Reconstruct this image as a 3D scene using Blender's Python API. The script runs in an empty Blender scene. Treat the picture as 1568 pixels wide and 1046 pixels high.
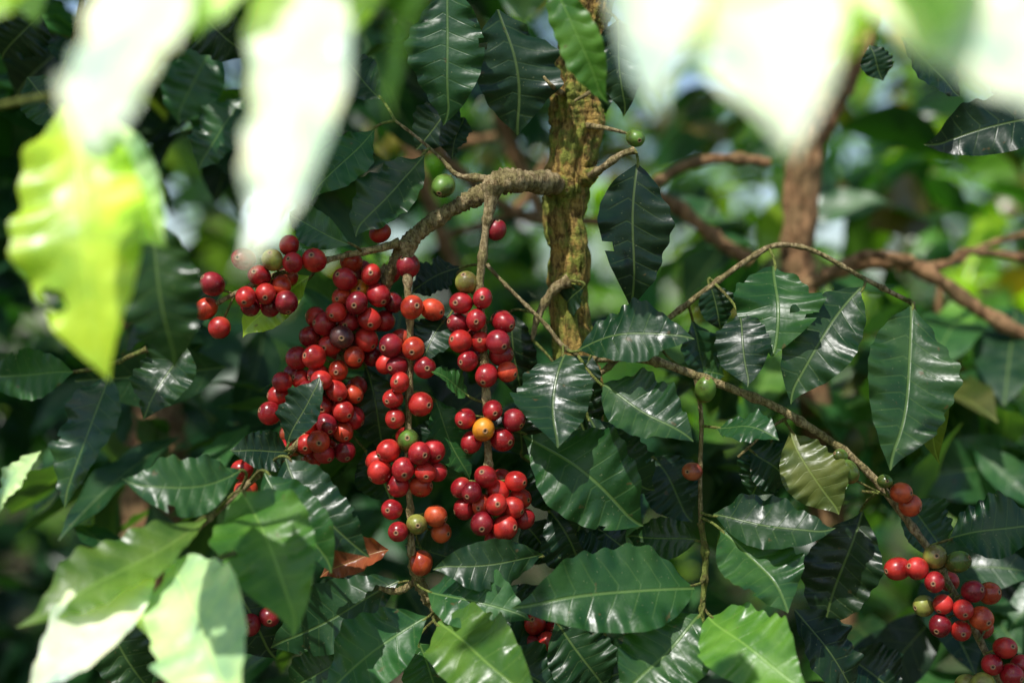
import bpy, math, random
import numpy as np
from mathutils import Vector, noise
random.seed(7); rng=np.random.default_rng(7)
S=0.00045; D=0.98; H=1.25
scene=bpy.context.scene
def P(u,v,y=0.0):
    f=(D+y)/D
    return np.array([(u-784)*S*f, y, (523-v)*S*f+H])
def nrm(a): return a/ (np.linalg.norm(a)+1e-12)
SUN=nrm(np.array([-0.30,-0.50,0.92]))
HALF=nrm(SUN+np.array([0,-1.,0]))
# ---------------- materials
def newmat(name):
    m=bpy.data.materials.new(name); m.use_nodes=True
    nt=m.node_tree; nt.nodes.clear()
    return m,nt
def N(nt,t,**k):
    n=nt.nodes.new(t)
    for a,b in k.items(): setattr(n,a,b)
    return n
def setin(nt,sock,v):
    if hasattr(v,'links'): nt.links.new(v,sock)
    else: sock.default_value=v
def M(nt,op,a,b=None,c=None,clamp=False):
    n=N(nt,'ShaderNodeMath',operation=op,use_clamp=clamp)
    setin(nt,n.inputs[0],a)
    if b is not None: setin(nt,n.inputs[1],b)
    if c is not None: setin(nt,n.inputs[2],c)
    return n.outputs[0]
def MR(nt,v,a,b,c=0.0,d=1.0):
    n=N(nt,'ShaderNodeMapRange',interpolation_type='SMOOTHSTEP')
    for i,x in enumerate((v,a,b,c,d)): setin(nt,n.inputs[i],x)
    return n.outputs[0]
def MIX(nt,f,a,b,bt='MIX'):
    n=N(nt,'ShaderNodeMix',data_type='RGBA',blend_type=bt)
    setin(nt,n.inputs[0],f); setin(nt,n.inputs[6],a); setin(nt,n.inputs[7],b)
    return n.outputs[2]
def NOISE(nt,scale,detail=3,vec=None,rough=.5):
    n=N(nt,'ShaderNodeTexNoise'); n.inputs['Scale'].default_value=scale; n.inputs['Detail'].default_value=detail
    n.inputs['Roughness'].default_value=rough
    if vec is not None: nt.links.new(vec,n.inputs['Vector'])
    return n.outputs[0]
def C(r,g,b): return (r,g,b,1)

def leaf_material():
    m,nt=newmat('coffee_leaf_material')
    at=N(nt,'ShaderNodeAttribute',attribute_name='lf'); sp=N(nt,'ShaderNodeSeparateXYZ'); nt.links.new(at.outputs['Vector'],sp.inputs[0])
    phi,dist,rnd=sp.outputs
    tn=N(nt,'ShaderNodeAttribute',attribute_name='tint')
    geo=N(nt,'ShaderNodeNewGeometry')
    tc=N(nt,'ShaderNodeTexCoord')
    mid=MR(nt,dist,0.015,0.045,1,0)
    fr=M(nt,'PINGPONG',phi,0.5)
    lat=M(nt,'MULTIPLY',MR(nt,fr,0.015,0.075,1,0),MR(nt,dist,0.45,0.9,1,0))
    vein=M(nt,'MAXIMUM',mid,M(nt,'MULTIPLY',lat,0.28))
    n1=NOISE(nt,38,3,tc.outputs['Object']); n2=NOISE(nt,420,2,tc.outputs['Object']); n3=NOISE(nt,120,2,tc.outputs['Object'])
    c=MIX(nt,MR(nt,n1,.3,.7,0,1),MIX(nt,1.0,tn.outputs['Color'],C(.62,.72,.7),'MULTIPLY'),MIX(nt,1.0,tn.outputs['Color'],C(1.4,1.2,1.0),'MULTIPLY'))
    pale=MIX(nt,0.55,MIX(nt,1.0,tn.outputs['Color'],C(2.6,2.4,1.8),'MULTIPLY'),C(.26,.34,.10))
    c=MIX(nt,M(nt,'MULTIPLY',vein,0.5),c,pale)
    spots=MR(nt,n2,.68,.75,0,1)
    c=MIX(nt,M(nt,'MULTIPLY',spots,.35),c,C(.25,.26,.14))
    brown=MR(nt,n3,.70,.76,0,.8)
    c=MIX(nt,M(nt,'MULTIPLY',brown,.7),c,C(.12,.07,.025))
    under=MIX(nt,0.5,MIX(nt,1.0,c,C(2.0,1.9,1.7),'MULTIPLY'),C(.08,.14,.045))
    c=MIX(nt,geo.outputs['Backfacing'],c,under)
    b=N(nt,'ShaderNodeBsdfPrincipled')
    nt.links.new(c,b.inputs['Base Color'])
    r=M(nt,'ADD',MR(nt,n1,.3,.7,.28,.46),M(nt,'MULTIPLY',geo.outputs['Backfacing'],.25))
    nt.links.new(r,b.inputs['Roughness'])
    b.inputs['Specular IOR Level'].default_value=.45
    bmp=N(nt,'ShaderNodeBump'); bmp.inputs['Strength'].default_value=.4; bmp.inputs['Distance'].default_value=.0009
    hgt=M(nt,'ADD',M(nt,'MULTIPLY',vein,-1.2),M(nt,'ADD',M(nt,'MULTIPLY',n3,1.5),M(nt,'MULTIPLY',n2,.15)))
    nt.links.new(hgt,bmp.inputs['Height']); nt.links.new(bmp.outputs[0],b.inputs['Normal'])
    t=N(nt,'ShaderNodeBsdfTranslucent')
    nt.links.new(MIX(nt,1.0,c,C(3.0,3.4,.7),'MULTIPLY'),t.inputs['Color'])
    mx=N(nt,'ShaderNodeMixShader'); mx.inputs[0].default_value=.22
    nt.links.new(b.outputs[0],mx.inputs[1]); nt.links.new(t.outputs[0],mx.inputs[2])
    o=N(nt,'ShaderNodeOutputMaterial'); nt.links.new(mx.outputs[0],o.inputs[0])
    return m
def far_leaf_material():
    m,nt=newmat('distant_leaf_material')
    tn=N(nt,'ShaderNodeAttribute',attribute_name='tint')
    b=N(nt,'ShaderNodeBsdfPrincipled'); nt.links.new(tn.outputs['Color'],b.inputs['Base Color']); b.inputs['Roughness'].default_value=.30
    t=N(nt,'ShaderNodeBsdfTranslucent'); nt.links.new(MIX(nt,1.0,tn.outputs['Color'],C(3.0,3.4,.5),'MULTIPLY'),t.inputs['Color'])
    mx=N(nt,'ShaderNodeMixShader'); mx.inputs[0].default_value=.33
    nt.links.new(b.outputs[0],mx.inputs[1]); nt.links.new(t.outputs[0],mx.inputs[2])
    o=N(nt,'ShaderNodeOutputMaterial'); nt.links.new(mx.outputs[0],o.inputs[0])
    return m
def bark_material(name,c1,c2,c3,scale=1.0,moss=.8):
    m,nt=newmat(name)
    tc=N(nt,'ShaderNodeTexCoord'); mp=N(nt,'ShaderNodeMapping'); mp.inputs['Scale'].default_value=(1,1,.4)
    nt.links.new(tc.outputs['Object'],mp.inputs[0])
    n1=NOISE(nt,240*scale,6,mp.outputs[0],.7); n2=NOISE(nt,60*scale,5,tc.outputs['Object'],.65); n3=NOISE(nt,800*scale,3,tc.outputs['Object'])
    c=MIX(nt,MR(nt,n1,.36,.62),C(*c1),C(*c2)); c=MIX(nt,MR(nt,n2,.44,.58,0,moss),c,MIX(nt,MR(nt,n1,.3,.65),C(*[a*.35 for a in c3]),C(*c3)))
    c=MIX(nt,MR(nt,n3,.58,.75,0,.4),c,C(.05,.03,.015))
    b=N(nt,'ShaderNodeBsdfPrincipled'); nt.links.new(c,b.inputs['Base Color']); b.inputs['Roughness'].default_value=.85
    b.inputs['Specular IOR Level'].default_value=.25
    bmp=N(nt,'ShaderNodeBump'); bmp.inputs['Strength'].default_value=1; bmp.inputs['Distance'].default_value=.005
    nt.links.new(M(nt,'ADD',n1,M(nt,'ADD',M(nt,'MULTIPLY',n2,1.2),M(nt,'MULTIPLY',n3,.3))),bmp.inputs['Height']); nt.links.new(bmp.outputs[0],b.inputs['Normal'])
    o=N(nt,'ShaderNodeOutputMaterial'); nt.links.new(b.outputs[0],o.inputs[0]); return m
def cherry_material():
    m,nt=newmat('coffee_cherry_material')
    tn=N(nt,'ShaderNodeAttribute',attribute_name='tint'); at=N(nt,'ShaderNodeAttribute',attribute_name='lf')
    sp=N(nt,'ShaderNodeSeparateXYZ'); nt.links.new(at.outputs['Vector'],sp.inputs[0])
    pole=sp.outputs[0]
    tc=N(nt,'ShaderNodeTexCoord')
    n1=NOISE(nt,90,3,tc.outputs['Object']); n2=NOISE(nt,900,2,tc.outputs['Object'])
    c=MIX(nt,MR(nt,n1,.35,.65),MIX(nt,1.0,tn.outputs['Color'],C(.55,.5,.6),'MULTIPLY'),MIX(nt,1.0,tn.outputs['Color'],C(1.15,1.4,1.2),'MULTIPLY'))
    c=MIX(nt,MR(nt,n2,.62,.74,0,.35),c,C(.5,.22,.12))
    c=MIX(nt,MR(nt,pole,1.9,2.9,0,.45),c,C(.5,.13,.05))
    ring=MR(nt,pole,.22,.30,1,0); core=MR(nt,pole,.09,.14,1,0)
    c=MIX(nt,M(nt,'MULTIPLY',ring,.8),c,C(.30,.17,.08)); c=MIX(nt,core,c,C(.025,.012,.008))
    stem=MR(nt,pole,2.85,2.95,0,1); c=MIX(nt,stem,c,C(.2,.22,.06))
    b=N(nt,'ShaderNodeBsdfPrincipled'); nt.links.new(c,b.inputs['Base Color'])
    nt.links.new(M(nt,'ADD',MR(nt,n1,.3,.7,.24,.42),M(nt,'MULTIPLY',ring,.4)),b.inputs['Roughness'])
    b.inputs['Specular IOR Level'].default_value=.5
    bmp=N(nt,'ShaderNodeBump'); bmp.inputs['Strength'].default_value=.25; bmp.inputs['Distance'].default_value=.0008
    nt.links.new(M(nt,'ADD',n1,M(nt,'MULTIPLY',n2,.15)),bmp.inputs['Height']); nt.links.new(bmp.outputs[0],b.inputs['Normal'])
    o=N(nt,'ShaderNodeOutputMaterial'); nt.links.new(b.outputs[0],o.inputs[0]); return m
def ground_material():
    m,nt=newmat('leaf_litter_soil')
    tc=N(nt,'ShaderNodeTexCoord')
    n1=NOISE(nt,1.3,5,tc.outputs['Object']); n2=NOISE(nt,22,5,tc.outputs['Object'])
    c=MIX(nt,MR(nt,n2,.35,.65),C(.035,.022,.012),C(.11,.075,.04)); c=MIX(nt,MR(nt,n1,.45,.6),c,C(.04,.075,.02))
    b=N(nt,'ShaderNodeBsdfPrincipled'); nt.links.new(c,b.inputs['Base Color']); b.inputs['Roughness'].default_value=.9
    bmp=N(nt,'ShaderNodeBump'); bmp.inputs['Distance'].default_value=.03; nt.links.new(n2,bmp.inputs['Height']); nt.links.new(bmp.outputs[0],b.inputs['Normal'])
    o=N(nt,'ShaderNodeOutputMaterial'); nt.links.new(b.outputs[0],o.inputs[0]); return m
LEAF=leaf_material(); FARL=far_leaf_material()
BARK=bark_material('ochre_bark',(.09,.05,.015),(.52,.34,.09),(.26,.31,.05),moss=.9)
TWIG=bark_material('pale_twig_bark',(.18,.12,.05),(.60,.47,.25),(.35,.29,.11),1.6)
BROWN=bark_material('brown_bark',(.12,.06,.025),(.48,.27,.13),(.34,.22,.10),.6)
GREENST=bark_material('green_stem',(.12,.16,.03),(.30,.34,.08),(.22,.18,.06),1.5)
CHERRY=cherry_material(); GROUND=ground_material()
# ---------------- mesh accumulators
class Acc:
    def __init__(s): s.v=[];s.f=[];s.lf=[];s.t=[];s.n=0
    def add(s,V,F,lf=None,t=None):
        V=np.asarray(V,float); F=np.asarray(F,int)
        s.v.append(V); s.f.append(F+s.n); s.n+=len(V)
        s.lf.append(np.zeros((len(V),3)) if lf is None else lf)
        tt=np.ones((len(V),4))
        if t is not None: tt[:,:3]=t
        s.t.append(tt)
    def build(s,name,mat,parent=None,smooth=True):
        V=np.concatenate(s.v);F=np.concatenate(s.f)
        me=bpy.data.meshes.new(name)
        me.vertices.add(len(V)); me.vertices.foreach_set('co',V.ravel().astype(np.float32))
        me.loops.add(F.size); me.loops.foreach_set('vertex_index',F.ravel().astype(np.int32))
        me.polygons.add(len(F)); me.polygons.foreach_set('loop_start',(np.arange(len(F))*4).astype(np.int32))
        me.update(calc_edges=True)
        me.polygons.foreach_set('use_smooth',np.ones(len(F),bool))
        a=me.attributes.new('lf','FLOAT_VECTOR','POINT'); a.data.foreach_set('vector',np.concatenate(s.lf).ravel().astype(np.float32))
        a=me.attributes.new('tint','FLOAT_COLOR','POINT'); a.data.foreach_set('color',np.concatenate(s.t).ravel().astype(np.float32))
        me.materials.append(mat)
        o=bpy.data.objects.new(name,me); scene.collection.objects.link(o)
        if parent: o.parent=parent
        return o
def empty(name):
    o=bpy.data.objects.new(name,None); scene.collection.objects.link(o); return o
def grid_faces(a,b,closed=False):
    i,j=np.meshgrid(np.arange(a-1),np.arange(b if closed else b-1),indexing='ij'); i=i.ravel();j=j.ravel()
    j2=(j+1)%b
    return np.stack([i*b+j,i*b+j2,(i+1)*b+j2,(i+1)*b+j],1)
PT=np.array([0,.03,.08,.15,.25,.35,.45,.55,.65,.75,.83,.89,.94,.97,1.])
PW=np.array([.03,.10,.28,.54,.80,.95,1.,.98,.89,.71,.50,.32,.16,.07,.0])
def prof(t): return np.interp(t,PT,PW)
TINT={'d':(.015,.056,.019),'k':(.009,.034,.014),'m':(.025,.092,.025),'g':(.08,.20,.03),'y':(.42,.64,.05),'o':(.11,.15,.03),'p':(.44,.66,.34),'w':(.80,.91,.76),'b':(.20,.065,.025)}  # w and p are whitened: sun overexposure is put into the leaf colour
CAMV=nrm(np.array([0,-1.,.45]))
def leafmesh(acc,B,T,width,roll=0,bend=.06,tint=(.03,.09,.03),cur=0,fold=.18,wav=1.0,facing=None,nL=50,nW=12,hole=None,seed=None,twist=None):
    R=random.Random(seed if seed is not None else int(abs(B[0]*1e5+B[2]*3e5+T[0]*7e5)))
    L=np.linalg.norm(T-B); d=(T-B)/L
    f=CAMV if facing is None else facing
    n=nrm(f-d*np.dot(f,d)); s=np.cross(d,n)
    a=math.radians(roll); n2=n*math.cos(a)+s*math.sin(a); s2=np.cross(d,n2)
    n,s=n2,s2
    t=np.linspace(0,1,nL)[:,None]; q=np.linspace(-1,1,nW+1)[None,:]
    ex=R.uniform(.85,1.15); w=prof(t**ex); hw=width*1.10/2; aq=np.abs(q)
    ph1,ph2=R.random()*6.28,R.random()*6.28; k1,k2=R.uniform(1.6,3.0),R.uniform(1.8,3.6)
    Nv=R.uniform(7,9); phi=Nv*(t-0.16*aq*w*(1-.4*t))+np.where(q>0,.3,0)+.12*np.sin(9*t+ph1)
    puck=np.sin(np.pi*phi)**2*np.sin(np.pi*np.clip(aq,0,1)*.95)**.8
    h=puck*.024*width*w*R.uniform(.3,1.3)*(1+.5*np.sin(11*t+ph2+2*q))
    h=h+fold*R.uniform(.6,1.9)*hw*w*(aq**1.3)*np.ones_like(t)
    h=h+.045*width*np.sin(5.5*t+ph2+1.6*q)*w*wav
    mw=np.where(q>0,np.sin(k1*6.28*t+ph1)+.55*np.sin(Nv*6.28*t*.93+ph2),np.sin(k2*6.28*t+ph2)+.55*np.sin(Nv*6.28*t*1.04+ph1))
    h=h+mw*.075*width*wav*aq**2*np.clip(w*1.4,0,1)
    tw=(R.uniform(-.7,.7) if twist is None else twist)*(t-.2)*wav
    h=h+q*w*hw*tw
    lw=hw*w*(1+.05*mw*aq)
    arch=4*t*(1-t)*bend*L - np.clip(t-.6,0,1)**2*L*R.uniform(0,.5)*wav
    sc=4*t*(1-t)*cur*L+ .018*L*np.sin(5*t+ph1)
    tipc=np.clip(t-.85,0,1)**2*L*R.uniform(-2.5,2.5)
    V=B+d*(t*L)[...,None]+n*(arch+h)[...,None]+s*(q*lw+sc+tipc)[...,None]
    F=grid_faces(nL,nW+1)
    v=V.reshape(-1,3); mid=F[len(F)//2]
    fn=np.cross(v[mid[1]]-v[mid[0]],v[mid[3]]-v[mid[0]])
    if np.dot(fn,n)<0: F=F[:,::-1]
    if hole is None and R.random()<.35:
        hole=(R.uniform(.25,.8),R.choice([-1,1])*R.uniform(.85,1.0),R.uniform(.02,.04),R.uniform(.1,.22))
    if hole:
        tt=np.broadcast_to(t,(nL,nW+1)).ravel(); qq=np.broadcast_to(q,(nL,nW+1)).ravel()
        cm=((tt[F].mean(1)-hole[0])/hole[2])**2+((qq[F].mean(1)-hole[1])/hole[3])**2
        F=F[cm>1]
    lf=np.stack([np.broadcast_to(phi,(nL,nW+1)),aq*w*np.ones_like(t)+0*t,np.full((nL,nW+1),R.random())],-1).reshape(-1,3)
    k=R.uniform(.75,1.25) if tint[1]<.3 else R.uniform(.95,1.08); tc=np.array(tint)*k*np.array([R.uniform(.85,1.25),1,R.uniform(.8,1.2)])
    if tint[1]>.3: tc=np.array(tint)*k
    acc.add(v,F,lf,np.minimum(tc,.92))
def catmull(pts,k=10):
    p=[2*pts[0]-pts[1]]+list(pts)+[2*pts[-1]-pts[-2]]; out=[]
    for i in range(1,len(p)-2):
        for j in range(k):
            t=j/k
            out.append(.5*((2*p[i])+(-p[i-1]+p[i+1])*t+(2*p[i-1]-5*p[i]+4*p[i+1]-p[i+2])*t*t+(-p[i-1]+3*p[i]-3*p[i+1]+p[i+2])*t**3))
    out.append(p[-2]); return np.array(out)
BR=[]
def tube(acc,pts,rad,sides=12,k=10,rough=.08,node=0,nodeamp=.35,furrow=0,reg=True):
    pts=[np.asarray(p,float) for p in pts]
    c=catmull([np.append(p,r) for p,r in zip(pts,rad)],k); R=c[:,3]; c=c[:,:3]
    if reg: BR.append(c)
    n=len(c); tg=np.gradient(c,axis=0); tg/=np.linalg.norm(tg,axis=1)[:,None]
    up=np.array([0,-1.,0.13]); V=np.zeros((n,sides,3)); s0=np.concatenate([[0],np.cumsum(np.linalg.norm(np.diff(c,axis=0),axis=1))])
    off=random.random()*50
    for i in range(n):
        a=nrm(up-tg[i]*np.dot(up,tg[i])); b=np.cross(tg[i],a)
        r=max(R[i],1e-5)
        if node:
            x=(s0[i]%node)/node; r*=1+nodeamp*math.exp(-((min(x,1-x)*node)/(r*1.3))**2)
        for j in range(sides):
            th=2*math.pi*j/sides; dd=a*math.cos(th)+b*math.sin(th)
            rr=r if not rough else r*(1+rough*2*noise.noise(Vector(((c[i]+dd*r)*(1/(r*1.1+.001))+off))))
            if furrow:
                q=Vector((dd[0]*2.6+off,dd[1]*2.6,s0[i]*34)); rr*=1+furrow*noise.noise(q)*1.5+furrow*.8*noise.noise(Vector((dd[0]*7,dd[1]*7+off,s0[i]*90)))
            V[i,j]=c[i]+dd*rr
    acc.add(V.reshape(-1,3),grid_faces(n,sides,True)[:,::-1])
    for e in (0,n-1):
        ring=V[e]; cc=np.repeat(ring.mean(0)[None],sides,0)
        FF=grid_faces(2,sides,True); acc.add(np.concatenate([ring,cc]),FF if e else FF[:,::-1])
def pp(l,y):
    return [P(a[0],a[1],y+(a[2] if len(a)>2 else 0)) for a in l]
# ---------------- camera
cam=bpy.data.cameras.new('camera'); co=bpy.data.objects.new('camera',cam); scene.collection.objects.link(co)
co.location=(0,-D,H); co.rotation_euler=(math.radians(90),0,0)
cam.sensor_width=36; cam.lens=36*D/(1568*S); cam.clip_start=.01; cam.clip_end=1000
cam.dof.use_dof=True; cam.dof.focus_distance=D-.01; cam.dof.aperture_fstop=2.4
scene.camera=co
# ---------------- coffee tree
tree=empty('coffee_tree')
A=Acc()
tube(A,pp([(925,-260),(912,-60),(903,10),(891,70),(878,130),(882,200),(872,262),(864,330),(871,400),(872,470),(882,560),(890,700)],.05)+[np.array([.06,.09,.7]),np.array([.065,.09,.35]),np.array([.07,.09,-.02])],
     [.014,.015,.0155,.0135,.0145,.0172,.0165,.0136,.0144,.0135,.014,.015,.017,.02,.026],sides=72,k=30,rough=.05,furrow=.19)
for (u,v,r) in ((850,283,.0105),(905,195,.006),(900,270,.007),(862,430,.007)):
    c=P(u,v,.04); tube(A,[c+np.array([.008 if u<870 else -.008,.005,0]),c,c+np.array([-.006 if u<870 else .006,-.002,.002])],[r*1.3,r,r*.6],sides=16,k=6,rough=.15)
A.build('trunk',BARK,tree)
A=Acc()
tube(A,pp([(862,283,.045),(830,280,.02),(790,277,.0),(762,280),(735,298),(700,316),(665,338),(635,362),(612,388),(598,418),(585,450,.01)],0),[.0075,.0068,.0066,.0072,.0056,.0052,.0050,.0056,.0046,.004,.003],sides=24,k=14,rough=.17,node=.03,nodeamp=.25)
tube(A,pp([(755,285),(750,318),(745,345),(738,400),(735,450),(742,560),(746,640),(748,720),(752,820),(756,850)],-.012),[.006,.004,.0026,.0028,.0026,.0026,.0026,.0026,.0024,.0018],sides=12,node=.024,nodeamp=.4)
tube(A,pp([(626,372),(624,410),(625,450),(628,500),(627,600),(624,700),(628,780),(630,850)],-.012),[.005,.003,.0024,.0023,.0023,.0022,.0022,.0022],node=.026,nodeamp=.4)
A.build('fruiting_branches',TWIG,tree)
A=Acc()
tube(A,pp([(630,845,-.006),(636,880),(655,915),(675,945),(690,980)],0),[.0025,.003,.0036,.003,.002],rough=.2,node=.012)
tube(A,pp([(636,890),(610,905),(580,900)],0),[.0022,.0026,.0014],rough=.2)
tube(A,pp([(770,276),(735,273),(700,268),(675,243),(640,212),(605,185)],.0),[.003,.0026,.0018,.0012,.001,.001],node=.02)
tube(A,pp([(612,372),(575,382),(540,389),(495,400),(440,415),(400,430),(350,455),(325,468),(290,480)],-.01),[.003,.0026,.002,.0019,.0018,.0018,.0017,.0013,.001],node=.026)
tube(A,pp([(745,405),(770,432),(800,462),(835,497),(862,530),(885,545)],.0),[.0014,.0013,.0013,.0014,.0016,.0012],node=.02)
tube(A,pp([(872,430),(850,442),(835,462),(822,490),(815,520)],.03),[.004,.003,.0026,.0022,.0012],node=.012)
tube(A,pp([(900,272,.03),(925,256),(950,238),(972,230)],.01),[.0028,.0024,.0023,.0026],node=.02)
tube(A,pp([(895,192,.03),(930,197),(958,204)],.01),[.0025,.0015,.001])
tube(A,pp([(862,145,.03),(845,132),(832,118)],.01),[.0025,.0015,.001])
tube(A,pp([(960,95,.03),(905,140),(880,155)],.02),[.0015,.0015,.001])
tube(A,pp([(596,410,0),(560,450,0),(535,500,0),(515,570,0),(485,640,-.01),(450,685,-.02),(410,715,-.04),(375,745,-.06),(330,785,-.09),(285,825,-.12),(240,865,-.14)],.012),[.004,.003,.003,.0028,.0026,.0024,.0024,.0022,.002,.002,.0014],node=.03)
tube(A,pp([(870,560,.04),(935,548,.02),(1000,553),(1060,573),(1140,603),(1200,630),(1285,685),(1340,735),(1380,785),(1420,838),(1450,890),(1490,960),(1520,1020),(1560,1100)],0),[.0028]+[.0028]*5+[.0026]*8,sides=14,node=.036,nodeamp=.4)
tube(A,pp([(872,600,.05),(915,575),(975,525),(1040,475),(1100,430),(1150,395),(1190,376),(1245,384),(1320,425),(1400,466)],.03),[.002]*7+[.0017]*3,node=.033,nodeamp=.4)
tube(A,pp([(1066,580),(1074,645),(1072,720),(1073,800)],.0),[.0016,.0015,.0015,.0015],node=.03)
tube(A,pp([(1205,640),(1180,655),(1130,700)],.01),[.0014,.001,.001])
tube(A,pp([(960,975),(975,960),(985,1000),(960,1060)],.03),[.004,.006,.004,.004],rough=.3)
tube(A,pp([(890,980),(940,1000),(1010,1020)],.03),[.002,.003,.003],rough=.3)
A.build('twigs',TWIG,tree)
A=Acc()
tube(A,pp([(1073,800),(1080,850),(1078,900),(1075,940),(1080,960)],.0),[.0019,.0023,.002,.0018,.0012],node=.02,nodeamp=.6)
tube(A,pp([(1320,752),(1345,755)],.0),[.001,.001])
GS=A
# ---------------- leaves
LV=Acc(); PET=GS
def L(bu,bv,tu,tv,w,y=0,dy=0,roll=0,bend=.06,c='d',cur=0,fold=.15,wav=1,acc=None,pet=True,**k):
    B=P(bu,bv,y);T=P(tu,tv,y+dy); 
    W=w*S*(D+y+dy*.5)/D
    leafmesh(LV if acc is None else acc,B,T,W,roll,bend,TINT[c],cur,fold,wav,**k)
    if pet:
        d=nrm(T-B); best=None
        for c_ in BR:
            q=np.linalg.norm(c_-(B-d*.008),axis=1); i=q.argmin()
            if best is None or q[i]<best[0]: best=(q[i],c_[i])
        if best[0]<.05 : tube(PET,[best[1],B-d*.003+(best[1]-B)*.3,B,B+d*.006],[.0012,.001,.001,.0007],sides=6,k=4,rough=0,reg=False)
# top
L(690,-30,692,192,105,.0,c='d',cur=.03,roll=12)
L(765,15,793,206,118,.02,c='k',roll=-18,cur=-.03)
L(840,-30,918,165,62,-.10,c='g',roll=30,cur=-.08,pet=False)
L(945,30,958,178,70,.03,c='k',roll=10)
L(572,197,478,300,62,.0,dy=-.03,roll=-30,c='m')
L(648,237,538,358,92,-.005,dy=-.01,c='d',cur=-.06,roll=10)
L(538,374,436,330,52,-.02,dy=.03,roll=-25,c='m')
L(700,150,640,232,66,.03,c='k'); L(712,180,690,245,60,.03,c='k',roll=30)
L(583,150,520,88,62,.03,roll=-20,c='d',dy=.04)
L(905,95,925,175,50,.06,c='k')
L(977,252,966,474,103,-.005,c='k',roll=-12,cur=.02,wav=.8)
L(884,538,1060,508,92,-.01,dy=-.03,roll=-10,c='d',cur=-.03)
L(862,543,856,684,108,-.01,dy=-.04,c='d',roll=12,cur=.05)
L(922,590,1062,672,100,-.015,dy=-.03,c='d',cur=.03,roll=-8)
L(895,438,858,484,46,.02,dy=.03,c='k')
L(803,664,984,806,135,-.005,dy=-.02,c='m',roll=5,bend=.1)
L(900,640,1000,756,95,.015,c='k',cur=.08)
L(1062,896,788,925,128,-.03,dy=-.03,c='m',cur=-.03,roll=4,fold=.1,bend=.08)
L(1087,942,1235,1055,122,-.04,dy=-.07,c='g',roll=-5,cur=.06,facing=HALF)
L(1072,942,952,1070,125,-.04,dy=-.03,c='m',roll=10)
L(1105,812,1205,938,118,-.02,dy=-.04,c='m',cur=-.06,roll=-10)
L(1092,790,1278,812,84,-.01,dy=-.03,roll=-5,c='d',cur=.05,facing=HALF)
L(1068,828,958,818,58,.01,dy=.02,c='d',roll=-20)
L(1098,655,1192,668,62,-.01,dy=-.04,roll=-15,c='m')
L(1212,660,1290,785,84,.005,dy=-.02,c='o',cur=.1)
L(1230,770,1300,700,60,.02,c='g',pet=False)
L(1130,478,1150,592,78,.0,dy=-.03,c='k',roll=15)
L(1187,408,1186,545,118,.02,dy=-.04,c='m')
L(1322,442,1203,612,104,.0,dy=-.02,c='d',roll=10,cur=.03)
L(1398,470,1352,718,126,-.005,dy=-.04,c='m',roll=-6,cur=-.04,fold=.1)
L(1402,478,1436,712,66,.02,c='o',roll=35)
L(1455,826,1600,800,92,-.01,dy=-.02,c='d',roll=-15)
L(1318,782,1262,965,104,.03,c='k',roll=10)
L(1215,935,1318,1075,100,.0,c='k',roll=-20)
L(1385,768,1450,848,82,.03,c='d'); L(1150,690,1212,742,78,.02,c='k')
L(1085,432,1105,505,54,.03,c='k'); L(1060,490,1080,600,80,.04,c='d',roll=-30)
L(1180,690,1150,760,70,.03,c='d'); L(1040,560,1110,575,50,.04,c='m')
L(716,606,660,566,46,-.005,dy=-.02,c='m',roll=20); L(664,612,722,732,68,.005,c='m',roll=-15,cur=.05)
L(694,476,640,560,62,.0,c='k',roll=15,dy=-.02); L(706,410,628,445,64,.03,c='k',roll=20)
L(560,560,590,690,70,.03,c='k'); L(560,690,600,770,70,.03,c='d')
L(780,480,800,620,60,.04,c='k'); L(800,700,790,620,60,.04,c='k')
L(800,800,850,860,70,.03,c='k'); L(680,640,640,700,50,.03,c='k'); L(475,425,365,510,70,.015,c='y')
L(595,842,488,878,52,-.01,c='b',wav=2.2,fold=.5,pet=False)
L(832,852,664,868,68,-.02,dy=-.02,c='d',roll=-25)
L(655,905,812,948,92,-.02,dy=-.03,c='m',roll=-8)
L(668,955,828,1075,120,-.04,dy=-.07,c='g',roll=0,bend=.06,facing=HALF)
L(655,945,492,1062,108,-.03,dy=-.02,c='m',roll=10)
L(612,892,408,985,92,.01,c='d',cur=-.04); L(585,905,430,950,70,.03,c='k')
L(760,1000,870,1070,90,.0,c='d'); L(640,985,680,1080,80,-.01,c='m'); L(540,1000,440,1060,80,.02,c='d')
L(1000,1010,870,1060,90,.02,c='k'); L(770,900,860,1000,90,.03,c='k'); L(700,860,620,830,60,.02,c='d')
L(880,790,960,840,80,.02,c='k'); L(1000,700,1060,800,90,.05,c='k'); L(1290,1000,1380,1070,90,.05,c='k')
L(850,560,900,680,90,.02,c='k'); L(840,780,900,880,90,.02,c='k'); L(930,700,880,820,80,.015,c='k'); L(850,950,930,1060,100,.01,c='d'); L(905,545,870,610,60,.02,c='k'); L(820,700,870,790,80,.025,c='k')
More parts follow.
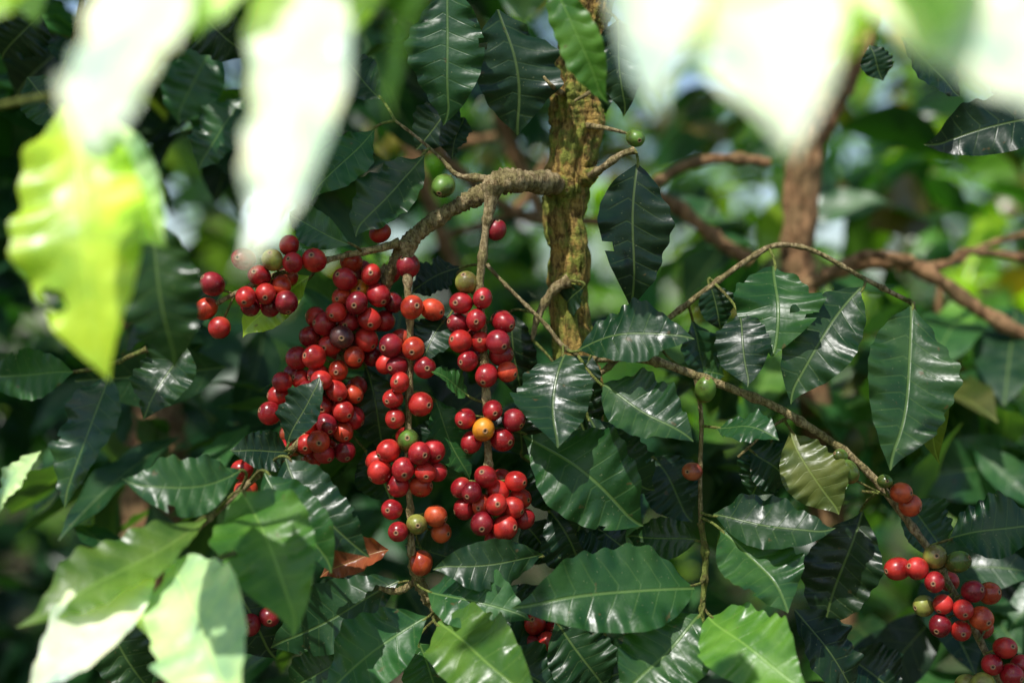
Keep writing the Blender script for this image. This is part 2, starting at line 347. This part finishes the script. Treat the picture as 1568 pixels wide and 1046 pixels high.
# lower left group
L(441,682,491,578,62,-.03,c='k',roll=-15); L(442,690,352,692,58,-.03,dy=-.02,c='k',roll=-20)
L(372,720,188,742,88,-.07,dy=-.03,c='m',cur=-.12,bend=.1)
L(440,700,566,852,88,-.05,dy=-.02,c='d',cur=.1)
L(408,722,516,872,84,-.06,dy=-.03,c='m',cur=.05)
L(372,752,466,966,134,-.10,dy=-.06,c='g',roll=-4,facing=HALF)
L(312,792,30,962,108,-.11,dy=-.08,c='g',cur=-.08,roll=10,bend=.05,facing=HALF,twist=0)
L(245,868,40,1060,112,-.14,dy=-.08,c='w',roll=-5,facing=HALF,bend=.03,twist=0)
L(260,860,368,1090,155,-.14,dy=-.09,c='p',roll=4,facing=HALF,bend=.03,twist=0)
L(166,572,94,776,92,-.06,dy=-.03,c='d',roll=15,cur=-.05)
L(284,532,218,642,86,-.05,dy=-.02,c='d'); L(112,572,-30,575,70,-.07,dy=-.02,c='m',roll=-20)
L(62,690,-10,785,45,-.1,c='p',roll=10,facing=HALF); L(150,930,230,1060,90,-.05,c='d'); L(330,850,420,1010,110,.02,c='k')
for a in ((60,20,0,90,80),(110,60,20,150,90),(40,120,110,200,70),(150,120,60,60,60),(200,60,140,130,70),(330,60,270,190,90),(380,150,300,260,80),(300,10,380,90,80),(440,240,500,150,60)):
    L(*a,.06+random.random()*.12,c=random.choice('kkdm'),roll=random.uniform(-40,40),pet=False)
L(1620,168,1418,232,84,.03,c='k',roll=-10,pet=False); L(1330,70,1352,125,50,.05,c='k',pet=False); L(1380,60,1470,150,80,.02,c='k',pet=False)
L(1520,110,1600,190,80,.08,c='k',pet=False)
LV.build('leaves',LEAF,tree)
A=Acc(); tube(A,pp([(225,535),(200,545),(165,560),(110,570),(40,575)],-.06),[.0018,.0016,.0014,.0012,.001],node=.02)
tube(A,pp([(130,-30),(118,40),(95,110),(70,160)],.05),[.002,.002,.0016,.001])
A.build('side_twigs',GREENST,tree)
GS.build('petioles',GREENST,tree)
# ---------------- foreground spray
FG=empty('foreground_coffee_branch'); FL=Acc()
F1=Acc()
tube(F1,pp([(-60,-120),(60,-100),(260,-130),(520,-150),(800,-190)],-.42),[.002]*5); tube(F1,pp([(-80,180),(60,150),(110,150),(200,160)],-.25),[.0018]*4)
tube(F1,pp([(850,-170),(1100,-130),(1350,-150),(1650,-200)],-.5),[.002]*4)
F1.build('foreground_stems',GREENST,FG)
k=dict(acc=FL,pet=False,facing=HALF)
w0=dict(k,bend=.02,twist=0)
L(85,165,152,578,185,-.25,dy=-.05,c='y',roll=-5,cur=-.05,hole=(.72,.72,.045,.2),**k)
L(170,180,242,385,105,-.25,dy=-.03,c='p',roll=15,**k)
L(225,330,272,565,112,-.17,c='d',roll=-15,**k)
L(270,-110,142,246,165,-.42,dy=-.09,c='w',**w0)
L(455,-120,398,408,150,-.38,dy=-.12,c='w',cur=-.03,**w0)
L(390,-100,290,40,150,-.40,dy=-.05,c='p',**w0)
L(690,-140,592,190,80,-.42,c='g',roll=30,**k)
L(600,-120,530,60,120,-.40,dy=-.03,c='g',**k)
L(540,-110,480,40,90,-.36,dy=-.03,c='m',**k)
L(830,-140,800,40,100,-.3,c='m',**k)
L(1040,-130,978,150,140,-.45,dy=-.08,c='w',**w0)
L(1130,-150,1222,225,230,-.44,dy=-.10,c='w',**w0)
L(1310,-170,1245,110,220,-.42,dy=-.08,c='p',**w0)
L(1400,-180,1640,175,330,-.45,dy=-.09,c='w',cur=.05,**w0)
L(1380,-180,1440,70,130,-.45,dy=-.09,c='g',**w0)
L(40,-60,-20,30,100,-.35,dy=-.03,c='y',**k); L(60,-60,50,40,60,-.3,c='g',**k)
FL.build('foreground_leaves',LEAF,FG)
# ---------------- cherries
RED=(.50,.022,.018); DRED=(.26,.010,.018); ORG=(.65,.20,.015); GRN=(.10,.16,.025); OLV=(.24,.21,.045); ORD=(.52,.065,.02)
def cherrymesh(acc,c,r,axis,tint,elong=1.08,nu=20,nv=15):
    th=np.linspace(0,np.pi,nv)
    th=np.concatenate([[0.001,.06,.10,.14,.18,.23,.28],np.linspace(.36,np.pi-.001,nv)])
    z=nrm(axis); x=nrm(np.cross(z,np.array([.3,.2,.93]))); y=np.cross(z,x)
    rad=1-.05*np.exp(-(th/.11)**2)+.035*np.exp(-((th-.2)/.05)**2)-.03*np.exp(-(th/.5)**2)
    sx=1+random.uniform(-.07,.07)
    rr=(rad*np.sin(th))[:,None]; V=c+r*(x*(rr*np.cos(ph:=np.linspace(0,2*np.pi,nu,endpoint=False))*sx)[...,None]+y*(rr*np.sin(ph)/sx)[...,None]+z*((rad*np.cos(th)*elong)[:,None]*np.ones(nu))[...,None])
    F=grid_faces(len(th),nu,True)
    lf=np.zeros((len(th),nu,3)); lf[...,0]=th[:,None]
    acc.add(V.reshape(-1,3),F,lf.reshape(-1,3),np.array(tint))
R_,D_,O_,G_,V_,Q_=RED,DRED,ORG,GRN,OLV,ORD
clusters=[
 dict(y=-.01,stem=[(360,450),(430,420),(490,400)],n=3,c=[(379,403),(443,376),(420,401,V_),(447,402),(478,399),(396,423),(385,455),(404,442),(425,443),(437,460),(412,467),(383,468),(325,435),(315,473),(336,502)]),
 dict(y=.008,stem=[(565,430),(540,490),(515,560),(490,640),(450,690)],n=26,c=[(538,401),(568,424),(550,441,O_),(534,432),(580,452),(597,462),(552,470),(522,458),(562,492),(483,487),(498,498),(475,515),(517,478),(535,492),(523,516,(.10,.03,.03)),(503,527),(484,548),(455,553),(450,572),(562,514),(543,545),(570,545),(590,555),(600,530),(585,490),(515,570),(500,585),(482,575),(436,583),(462,578),(508,598),(540,603),(425,610),(495,622),(520,628),(537,640),(415,630),(470,650),(500,650),(522,660),(490,668),(475,675),(513,685),(465,625),(450,640),(498,690),(478,600),(408,690),(430,690),(375,745),(372,725),(525,690)]),
 dict(y=-.006,stem=[(626,450),(628,560),(627,650),(624,720),(628,800)],n=4,c=[(625,407,D_),(633,471),(660,474),(632,534),(608,562),(650,562),(600,530),(602,610),(644,619),(605,641),(612,585),(624,680,G_),(598,690),(640,695),(663,692),(580,710),(618,718),(592,725),(650,722),(668,722),(605,735),(640,742),(600,780),(612,813),(640,802,V_),(665,795,Q_),(674,812,Q_),(645,862,Q_)]),
 dict(y=-.006,stem=[(737,460),(740,510),(744,570),(748,650)],n=4,c=[(760,352),(714,433,V_),(739,457),(706,465),(729,490),(703,497),(768,500),(757,520),(737,524),(714,522),(716,552),(768,545),(775,565),(745,575),(714,642),(753,631),(785,646),(740,656,O_),(770,670),(723,676)]),
 dict(y=-.01,stem=[(748,740),(752,770),(754,800)],n=4,c=[(706,747),(743,732),(727,757),(768,750),(783,741),(713,779),(758,772),(797,770),(742,795),(772,803),(801,788),(735,772),(785,782),(760,825)]),
 dict(y=-.012,stem=[(1440,870),(1470,930),(1495,975),(1525,1025)],n=2,c=[(1435,855,V_),(1461,859,G_),(1403,870),(1382,872),(1427,888),(1418,928,V_),(1442,925),(1441,958),(1474,933),(1490,905),(1515,908,Q_),(1502,946,Q_),(1470,965),(1538,993),(1520,1020),(1548,1032),(1505,1042,V_),(1564,1018),(1480,1050,V_)]),
 dict(y=.0,stem=[(1072,720)],n=0,c=[(1060,722,(.35,.07,.03)),(1080,597,G_)]),
 dict(y=-.01,stem=[(1360,760)],n=0,c=[(1380,755,Q_),(1394,773,Q_),(1355,737,G_,.72),(1297,720,G_),(1288,700,G_,.6)]),
 dict(y=.02,stem=[(400,940)],n=3,c=[(386,955),(410,945)]),
 dict(y=.03,stem=[(825,975)],n=6,c=[(820,958),(838,980),(815,985),(850,965)]),
 dict(y=.0,stem=[(690,270),(960,205)],n=0,c=[(679,285,G_,1.1),(973,212,G_,.85),(582,357)]),
]
for cl in clusters:
    y0=cl['y']; stem=[P(a,b,y0) for a,b in cl['stem']]; pts=[];
    st=catmull(stem,8) if len(stem)>1 else np.array(stem)
    for q in cl['c']:
        t=q[2] if len(q)>2 else None; sc=q[3] if len(q)>3 else 1
        base=P(q[0],q[1],y0); dm=np.linalg.norm(st-base,axis=1).min()
        y=y0-.5*math.sqrt(max(0,.020**2-dm**2))+random.uniform(-.004,.002)
        pts.append([P(q[0],q[1],y),.0077*sc*random.uniform(.88,1.07),t,1])
    for i in range(cl['n']):
        s=random.choice(list(st)); a=random.uniform(0,6.28); 
        p=s+np.array([math.cos(a)*random.uniform(.004,.018),random.uniform(.012,.028),random.uniform(-.012,.012)])
        pts.append([p,.0072,None,0])
    for it in range(60):
        for i in range(len(pts)):
            for j in range(i):
                dv=pts[i][0]-pts[j][0]; d=np.linalg.norm(dv); mn=(pts[i][1]+pts[j][1])*.97
                if d<mn:
                    dv[1]+=.0008 if i%2 else -.0008
                    mv=nrm(dv*np.array([.2,1.,.2]))*(mn-d)*.5
                    pts[i][0]=pts[i][0]+mv; pts[j][0]=pts[j][0]-mv
    A=Acc(); A2=Acc()
    for p,r,t,vis in pts:
        i=np.linalg.norm(st-p,axis=1).argmin(); s=st[i]
        ax=nrm(nrm(p-s)+np.array([random.uniform(-.5,.5),random.uniform(-1.0,.0),random.uniform(-.7,.3)]))
        if t is None:
            t=random.choices([RED,DRED,(.38,.013,.018),(.54,.045,.018),(.56,.09,.02)],[6,2.3,4,1.2,.3])[0]; kk=random.uniform(.8,1.12); t=tuple(a*kk for a in t)
        cherrymesh(A,p,r,ax,t,elong=1.25 if (t==G_) else random.uniform(1.0,1.18))
        b=p-ax*r*1.0
        if np.linalg.norm(b-s)<.03: tube(A2,[b+ax*.001,(b+s)/2,s],[.0011,.0008,.001],sides=6,k=3,rough=0,reg=False)
    o=A.build('coffee_cherry_cluster',CHERRY)
    if A2.n: A2.build('fruit_stalks',GREENST,o)
# ---------------- background scatter
def scatter(acc,org,dirs,nor,Ls,Ws,tints,nl=7,nw=4):
    t=np.linspace(0,1,nl)[:,None]; q=np.linspace(-1,1,nw+1)[None,:]; w=prof(t); w=np.maximum(w,.02)
    n=len(org); d=dirs/np.linalg.norm(dirs,axis=1)[:,None]; nn=nor-d*(nor*d).sum(1)[:,None]; nn/=np.linalg.norm(nn,axis=1)[:,None]; s=np.cross(d,nn)
    bend=rng.uniform(-.02,.16,n); fold=rng.uniform(.05,.35,n); ph=rng.uniform(0,6.28,n)
    A=(t*np.ones_like(q))[None]*Ls[:,None,None]
    B=(4*t*(1-t)*np.ones_like(q))[None]*(bend*Ls)[:,None,None]+(w*np.abs(q))[None]*(fold*Ws*.5)[:,None,None]+ (w*np.abs(q)**2)[None]*np.sin(ph[:,None,None]+18*t[None])*(Ws*.05)[:,None,None]
    Cc=(w*q)[None]*(Ws*.5)[:,None,None]
    V=org[:,None,None]+d[:,None,None]*A[...,None]+nn[:,None,None]*B[...,None]+s[:,None,None]*Cc[...,None]
    F=grid_faces(nl,nw+1)[:,::-1]; m_=nl*(nw+1)
    v=V.reshape(n,-1,3); fn=np.cross(v[0][F[0][1]]-v[0][F[0][0]],v[0][F[0][3]]-v[0][F[0][0]])
    if np.dot(fn,nn[0])<0: F=F[:,::-1]
    FF=(F[None]+(np.arange(n)*m_)[:,None,None]).reshape(-1,4)
    lf=np.stack([8*(t-.15*np.abs(q)*w),np.abs(q)*w+0*t,0*w*q],-1).reshape(-1,3)
    acc.add(V.reshape(-1,3),FF,np.tile(lf,(n,1)),np.repeat(tints,m_,0))
def clumps(acc,centers,per,spread,size,pal,nl=7,nw=4,reject=None):
    O=[];Dd=[];Nn=[];Ls=[];Ws=[];T=[]
    for c in centers:
        ax=nrm(rng.normal(size=3)*np.array([1,1,.35])); k0=rng.uniform(.6,1.4)
        for i in range(per):
            a=rng.uniform(-1,1); o=c+ax*a*spread+rng.normal(size=3)*spread*.22
            if reject is not None and reject(o): continue
            sd=nrm(np.cross(ax,[0,0,1.]))*rng.choice([-1,1]); d=nrm(sd+ax*.5+np.array([0,0,rng.uniform(-1.3,.15)])+rng.normal(size=3)*.3)
            O.append(o);Dd.append(d);Nn.append(nrm(np.array([0,0,1.])+rng.normal(size=3)*.45+np.array([0,-.3,0])))
            l=size*rng.uniform(.6,1.25);Ls.append(l);Ws.append(l*rng.uniform(.38,.5))
            T.append(np.array(pal[rng.integers(len(pal))])*k0*rng.uniform(.75,1.25))
    if O: scatter(acc,np.array(O),np.array(Dd),np.array(Nn),np.array(Ls),np.array(Ws),np.minimum(np.array(T),.8),nl,nw)
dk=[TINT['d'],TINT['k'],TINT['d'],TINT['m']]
md=[TINT['m'],TINT['d'],TINT['m'],TINT['g'],(.08,.10,.025),TINT['k']]
br=[TINT['m'],(.12,.27,.03),TINT['d'],TINT['g'],(.22,.38,.03),(.34,.52,.04),(.20,.14,.03)]
fr_=[TINT['m'],TINT['g'],(.14,.28,.03),TINT['m'],(.28,.44,.05)]
def rc(n,x,y,z): return np.stack([rng.uniform(*x,n),rng.uniform(*y,n),rng.uniform(*z,n)+H],1)
A=Acc()
clumps(A,rc(34,(-.32,.6),(.12,.4),(-.55,-.06)),12,.10,.11,dk,20,6)
clumps(A,rc(8,(-.30,.0),(.12,.25),(-.08,.02)),8,.08,.10,dk,20,6)
clumps(A,rc(8,(.15,.5),(.25,.5),(-.1,.1)),9,.09,.11,md,20,6)
clumps(A,rc(7,(-.5,-.1),(.2,.4),(.1,.3)),10,.09,.11,md,20,6)
A.build('inner_leaves',LEAF,tree)
lit=[(1355,630,.0),(1185,435,.0),(1150,1000,-.05),(1190,1000,-.08),(740,1000,-.06),(780,1030,-.08),(380,850,-.1),(420,880,-.12),(130,900,-.12),(300,980,-.15),(230,960,-.17),(80,1000,-.16),(340,900,-.13),(1160,640,0),(700,580,0),(730,520,-.01),(500,520,-.01),(600,720,-.01),(540,600,0),(740,450,0),(640,500,0),(1010,490,-.01),(1500,800,0),(420,420,-.01),(765,760,-.01),(870,230,.04),(870,350,.04),(880,90,.04),(130,400,-.27),(1180,790,0),(1140,860,-.02),(220,200,-.45),(450,200,-.45),(100,250,-.26),(120,500,-.27),(200,280,-.26),(650,340,0),(1470,920,0),(240,670,.4),(900,740,0),(1260,520,0),(1225,300,.35)]
LP=[P(a,b,c) for a,b,c in lit]
def rej(o):
    for p in LP:
        v=o-p; t=np.dot(v,SUN)
        if t>0 and np.linalg.norm(v-SUN*t)<.05: return True
    return False
A=Acc()
clumps(A,rc(26,(-.75,.5),(-.42,.35),(.42,.75)),13,.12,.12,dk,10,4,reject=rej)  # clumps added above the frame to shade the plant, open towards lit points
A.build('added_shade_leaves',FARL,tree)
# neighbouring coffee trees
nb=empty('coffee_tree')
A=Acc()
tube(A,[np.array([.36,.40,-.02]),np.array([.35,.38,.6]),P(1240,560,.35),P(1228,440,.35),P(1222,390,.35),P(1225,300,.35),P(1240,215,.35),P(1272,150,.35),P(1312,80,.35),P(1330,20,.36),P(1345,-200,.4)],[.024,.019,.0145,.0145,.0145,.0155,.0155,.015,.012,.012,.011],sides=28,k=12,rough=.12,furrow=.12)
A.build('trunk',BROWN,nb)
A=Acc()
for l,y,r in (([(960,330),(1000,285),(1055,252),(1120,243),(1180,250)],.3,.0045),([(985,290),(1040,320),(1100,368),(1150,400)],.35,.006),([(1225,440),(1300,410),(1375,400),(1440,430),(1500,475),(1600,530)],.3,.006),([(1375,410),(1450,405),(1480,385),(1568,395)],.32,.0035),([(1440,430),(1440,520),(1500,600)],.4,.003),([(1260,420),(1330,390),(1400,400)],.28,.004),([(1470,400),(1500,380),(1600,350)],.4,.003),
  ([(930,340),(800,330),(690,250),(640,180)],.45,.005),([(700,420),(640,260),(600,120)],.6,.007),([(830,330),(770,180),(760,40)],.7,.009),([(560,350),(640,240),(760,210)],.6,.005),([(690,360),(790,320),(840,240)],.5,.004)):
    tube(A,pp(l,y),[r]*len(l),rough=.15,node=.04)
A.build('branches',BROWN,nb)
A=Acc()
def rej2(o): # keep the neighbour's stem and limbs clear of leaves
    s=(D)/(D+o[1]); u=o[0]*s/S+784; return o[1]<.5 and 1130<u<1330 and o[2]<H+.3
clumps(A,rc(12,(.25,1.0),(.42,1.0),(-.5,.75)),13,.12,.12,md,10,4,reject=rej2)
clumps(A,rc(20,(.1,1.0),(.6,1.2),(-.1,.6)),12,.12,.12,br,10,4)
A.build('leaves',FARL,nb)
nb2=empty('coffee_tree')
A=Acc()
tube(A,[np.array([-.40,.42,-.02]),np.array([-.37,.42,.6]),P(235,800,.40),P(242,690,.40),P(238,620,.40),P(215,520,.41),P(180,400,.43),P(160,200,.45)],[.036,.034,.031,.028,.020,.014,.010,.008],sides=28,k=10,rough=.12,furrow=.1)
A.build('trunk',BROWN,nb2)
A=Acc()
clumps(A,rc(12,(-1.1,-.3),(.3,.55),(.05,.5)),13,.12,.12,dk,10,4)
clumps(A,rc(40,(-1.2,-.1),(.65,1.3),(-.7,.7)),14,.13,.12,dk,10,4)
A.build('leaves',FARL,nb2)
A=Acc()
clumps(A,rc(120,(-1.8,.1),(1.1,2.4),(-1.0,.5)),18,.2,.14,dk)
clumps(A,rc(65,(-.6,2.2),(1.3,2.8),(.0,1.3)),17,.2,.13,br)
clumps(A,rc(45,(.2,2.1),(1.1,2.6),(-.9,.1)),18,.2,.14,md)
clumps(A,rc(55,(-2.0,.1),(.3,2.4),(1.0,1.7)),15,.2,.15,dk,reject=rej)   # unseen clumps added overhead to darken the left background
A.build('coffee_bushes',FARL)
A=Acc()
clumps(A,rc(400,(-6,6),(2.8,8),(-1.1,3.2)),23,.32,.2,fr_,5,2)
A.build('background_foliage',FARL)
A=Acc()
clumps(A,rc(520,(-22,22),(10,20),(-1.0,9)),18,1.0,.7,fr_,5,2)
for i in range(24):
    x=rng.uniform(-20,20);y=rng.uniform(10,20); tube(A,[np.array([x,y,-.1]),np.array([x+.2,y,3]),np.array([x+rng.uniform(-1,1),y,7])],[.18,.14,.05],sides=8,k=4,reg=False)
A.t=[np.minimum(t,[.3,.25,.2,1]) if t.min()>.99 else t for t in A.t]
A.build('distant_trees',FARL)
# ground
n=90; g=np.sign(np.linspace(-1,1,n))*np.abs(np.linspace(-1,1,n))**3*400
X,Y=np.meshgrid(g,g,indexing='ij'); Z=np.array([[0.06*noise.noise(Vector((x*.6,y*.6,0)))+ .4*noise.noise(Vector((x*.02,y*.02,3))) -.3*noise.noise(Vector((0,0,3))) for y in g] for x in g])-.03
A=Acc(); A.add(np.stack([X,Y,Z],-1).reshape(-1,3),grid_faces(n,n)[:,::-1]); A.build('ground',GROUND)
g_=scene.objects['ground'].data
if g_.polygons[len(g_.polygons)//2].normal.z<0: g_.flip_normals()
# ---------------- light
w=bpy.data.worlds.new('World'); scene.world=w; w.use_nodes=True; nt=w.node_tree
sky=nt.nodes.new('ShaderNodeTexSky'); sky.sky_type='NISHITA'; sky.sun_disc=False
el=math.asin(SUN[2]); sky.sun_elevation=el; sky.sun_rotation=math.atan2(SUN[0],SUN[1])
nt.links.new(sky.outputs[0],nt.nodes['Background'].inputs[0]); nt.nodes['Background'].inputs[1].default_value=.15
sl=bpy.data.lights.new('sun','SUN'); sl.energy=5; sl.angle=math.radians(.5); sl.color=(1,.97,.92)
so=bpy.data.objects.new('sun',sl); scene.collection.objects.link(so); so.location=(0,0,5)
so.rotation_euler=Vector(SUN).to_track_quat('Z','Y').to_euler()
scene.view_settings.view_transform='Standard'; scene.view_settings.look='None'; scene.view_settings.exposure=0
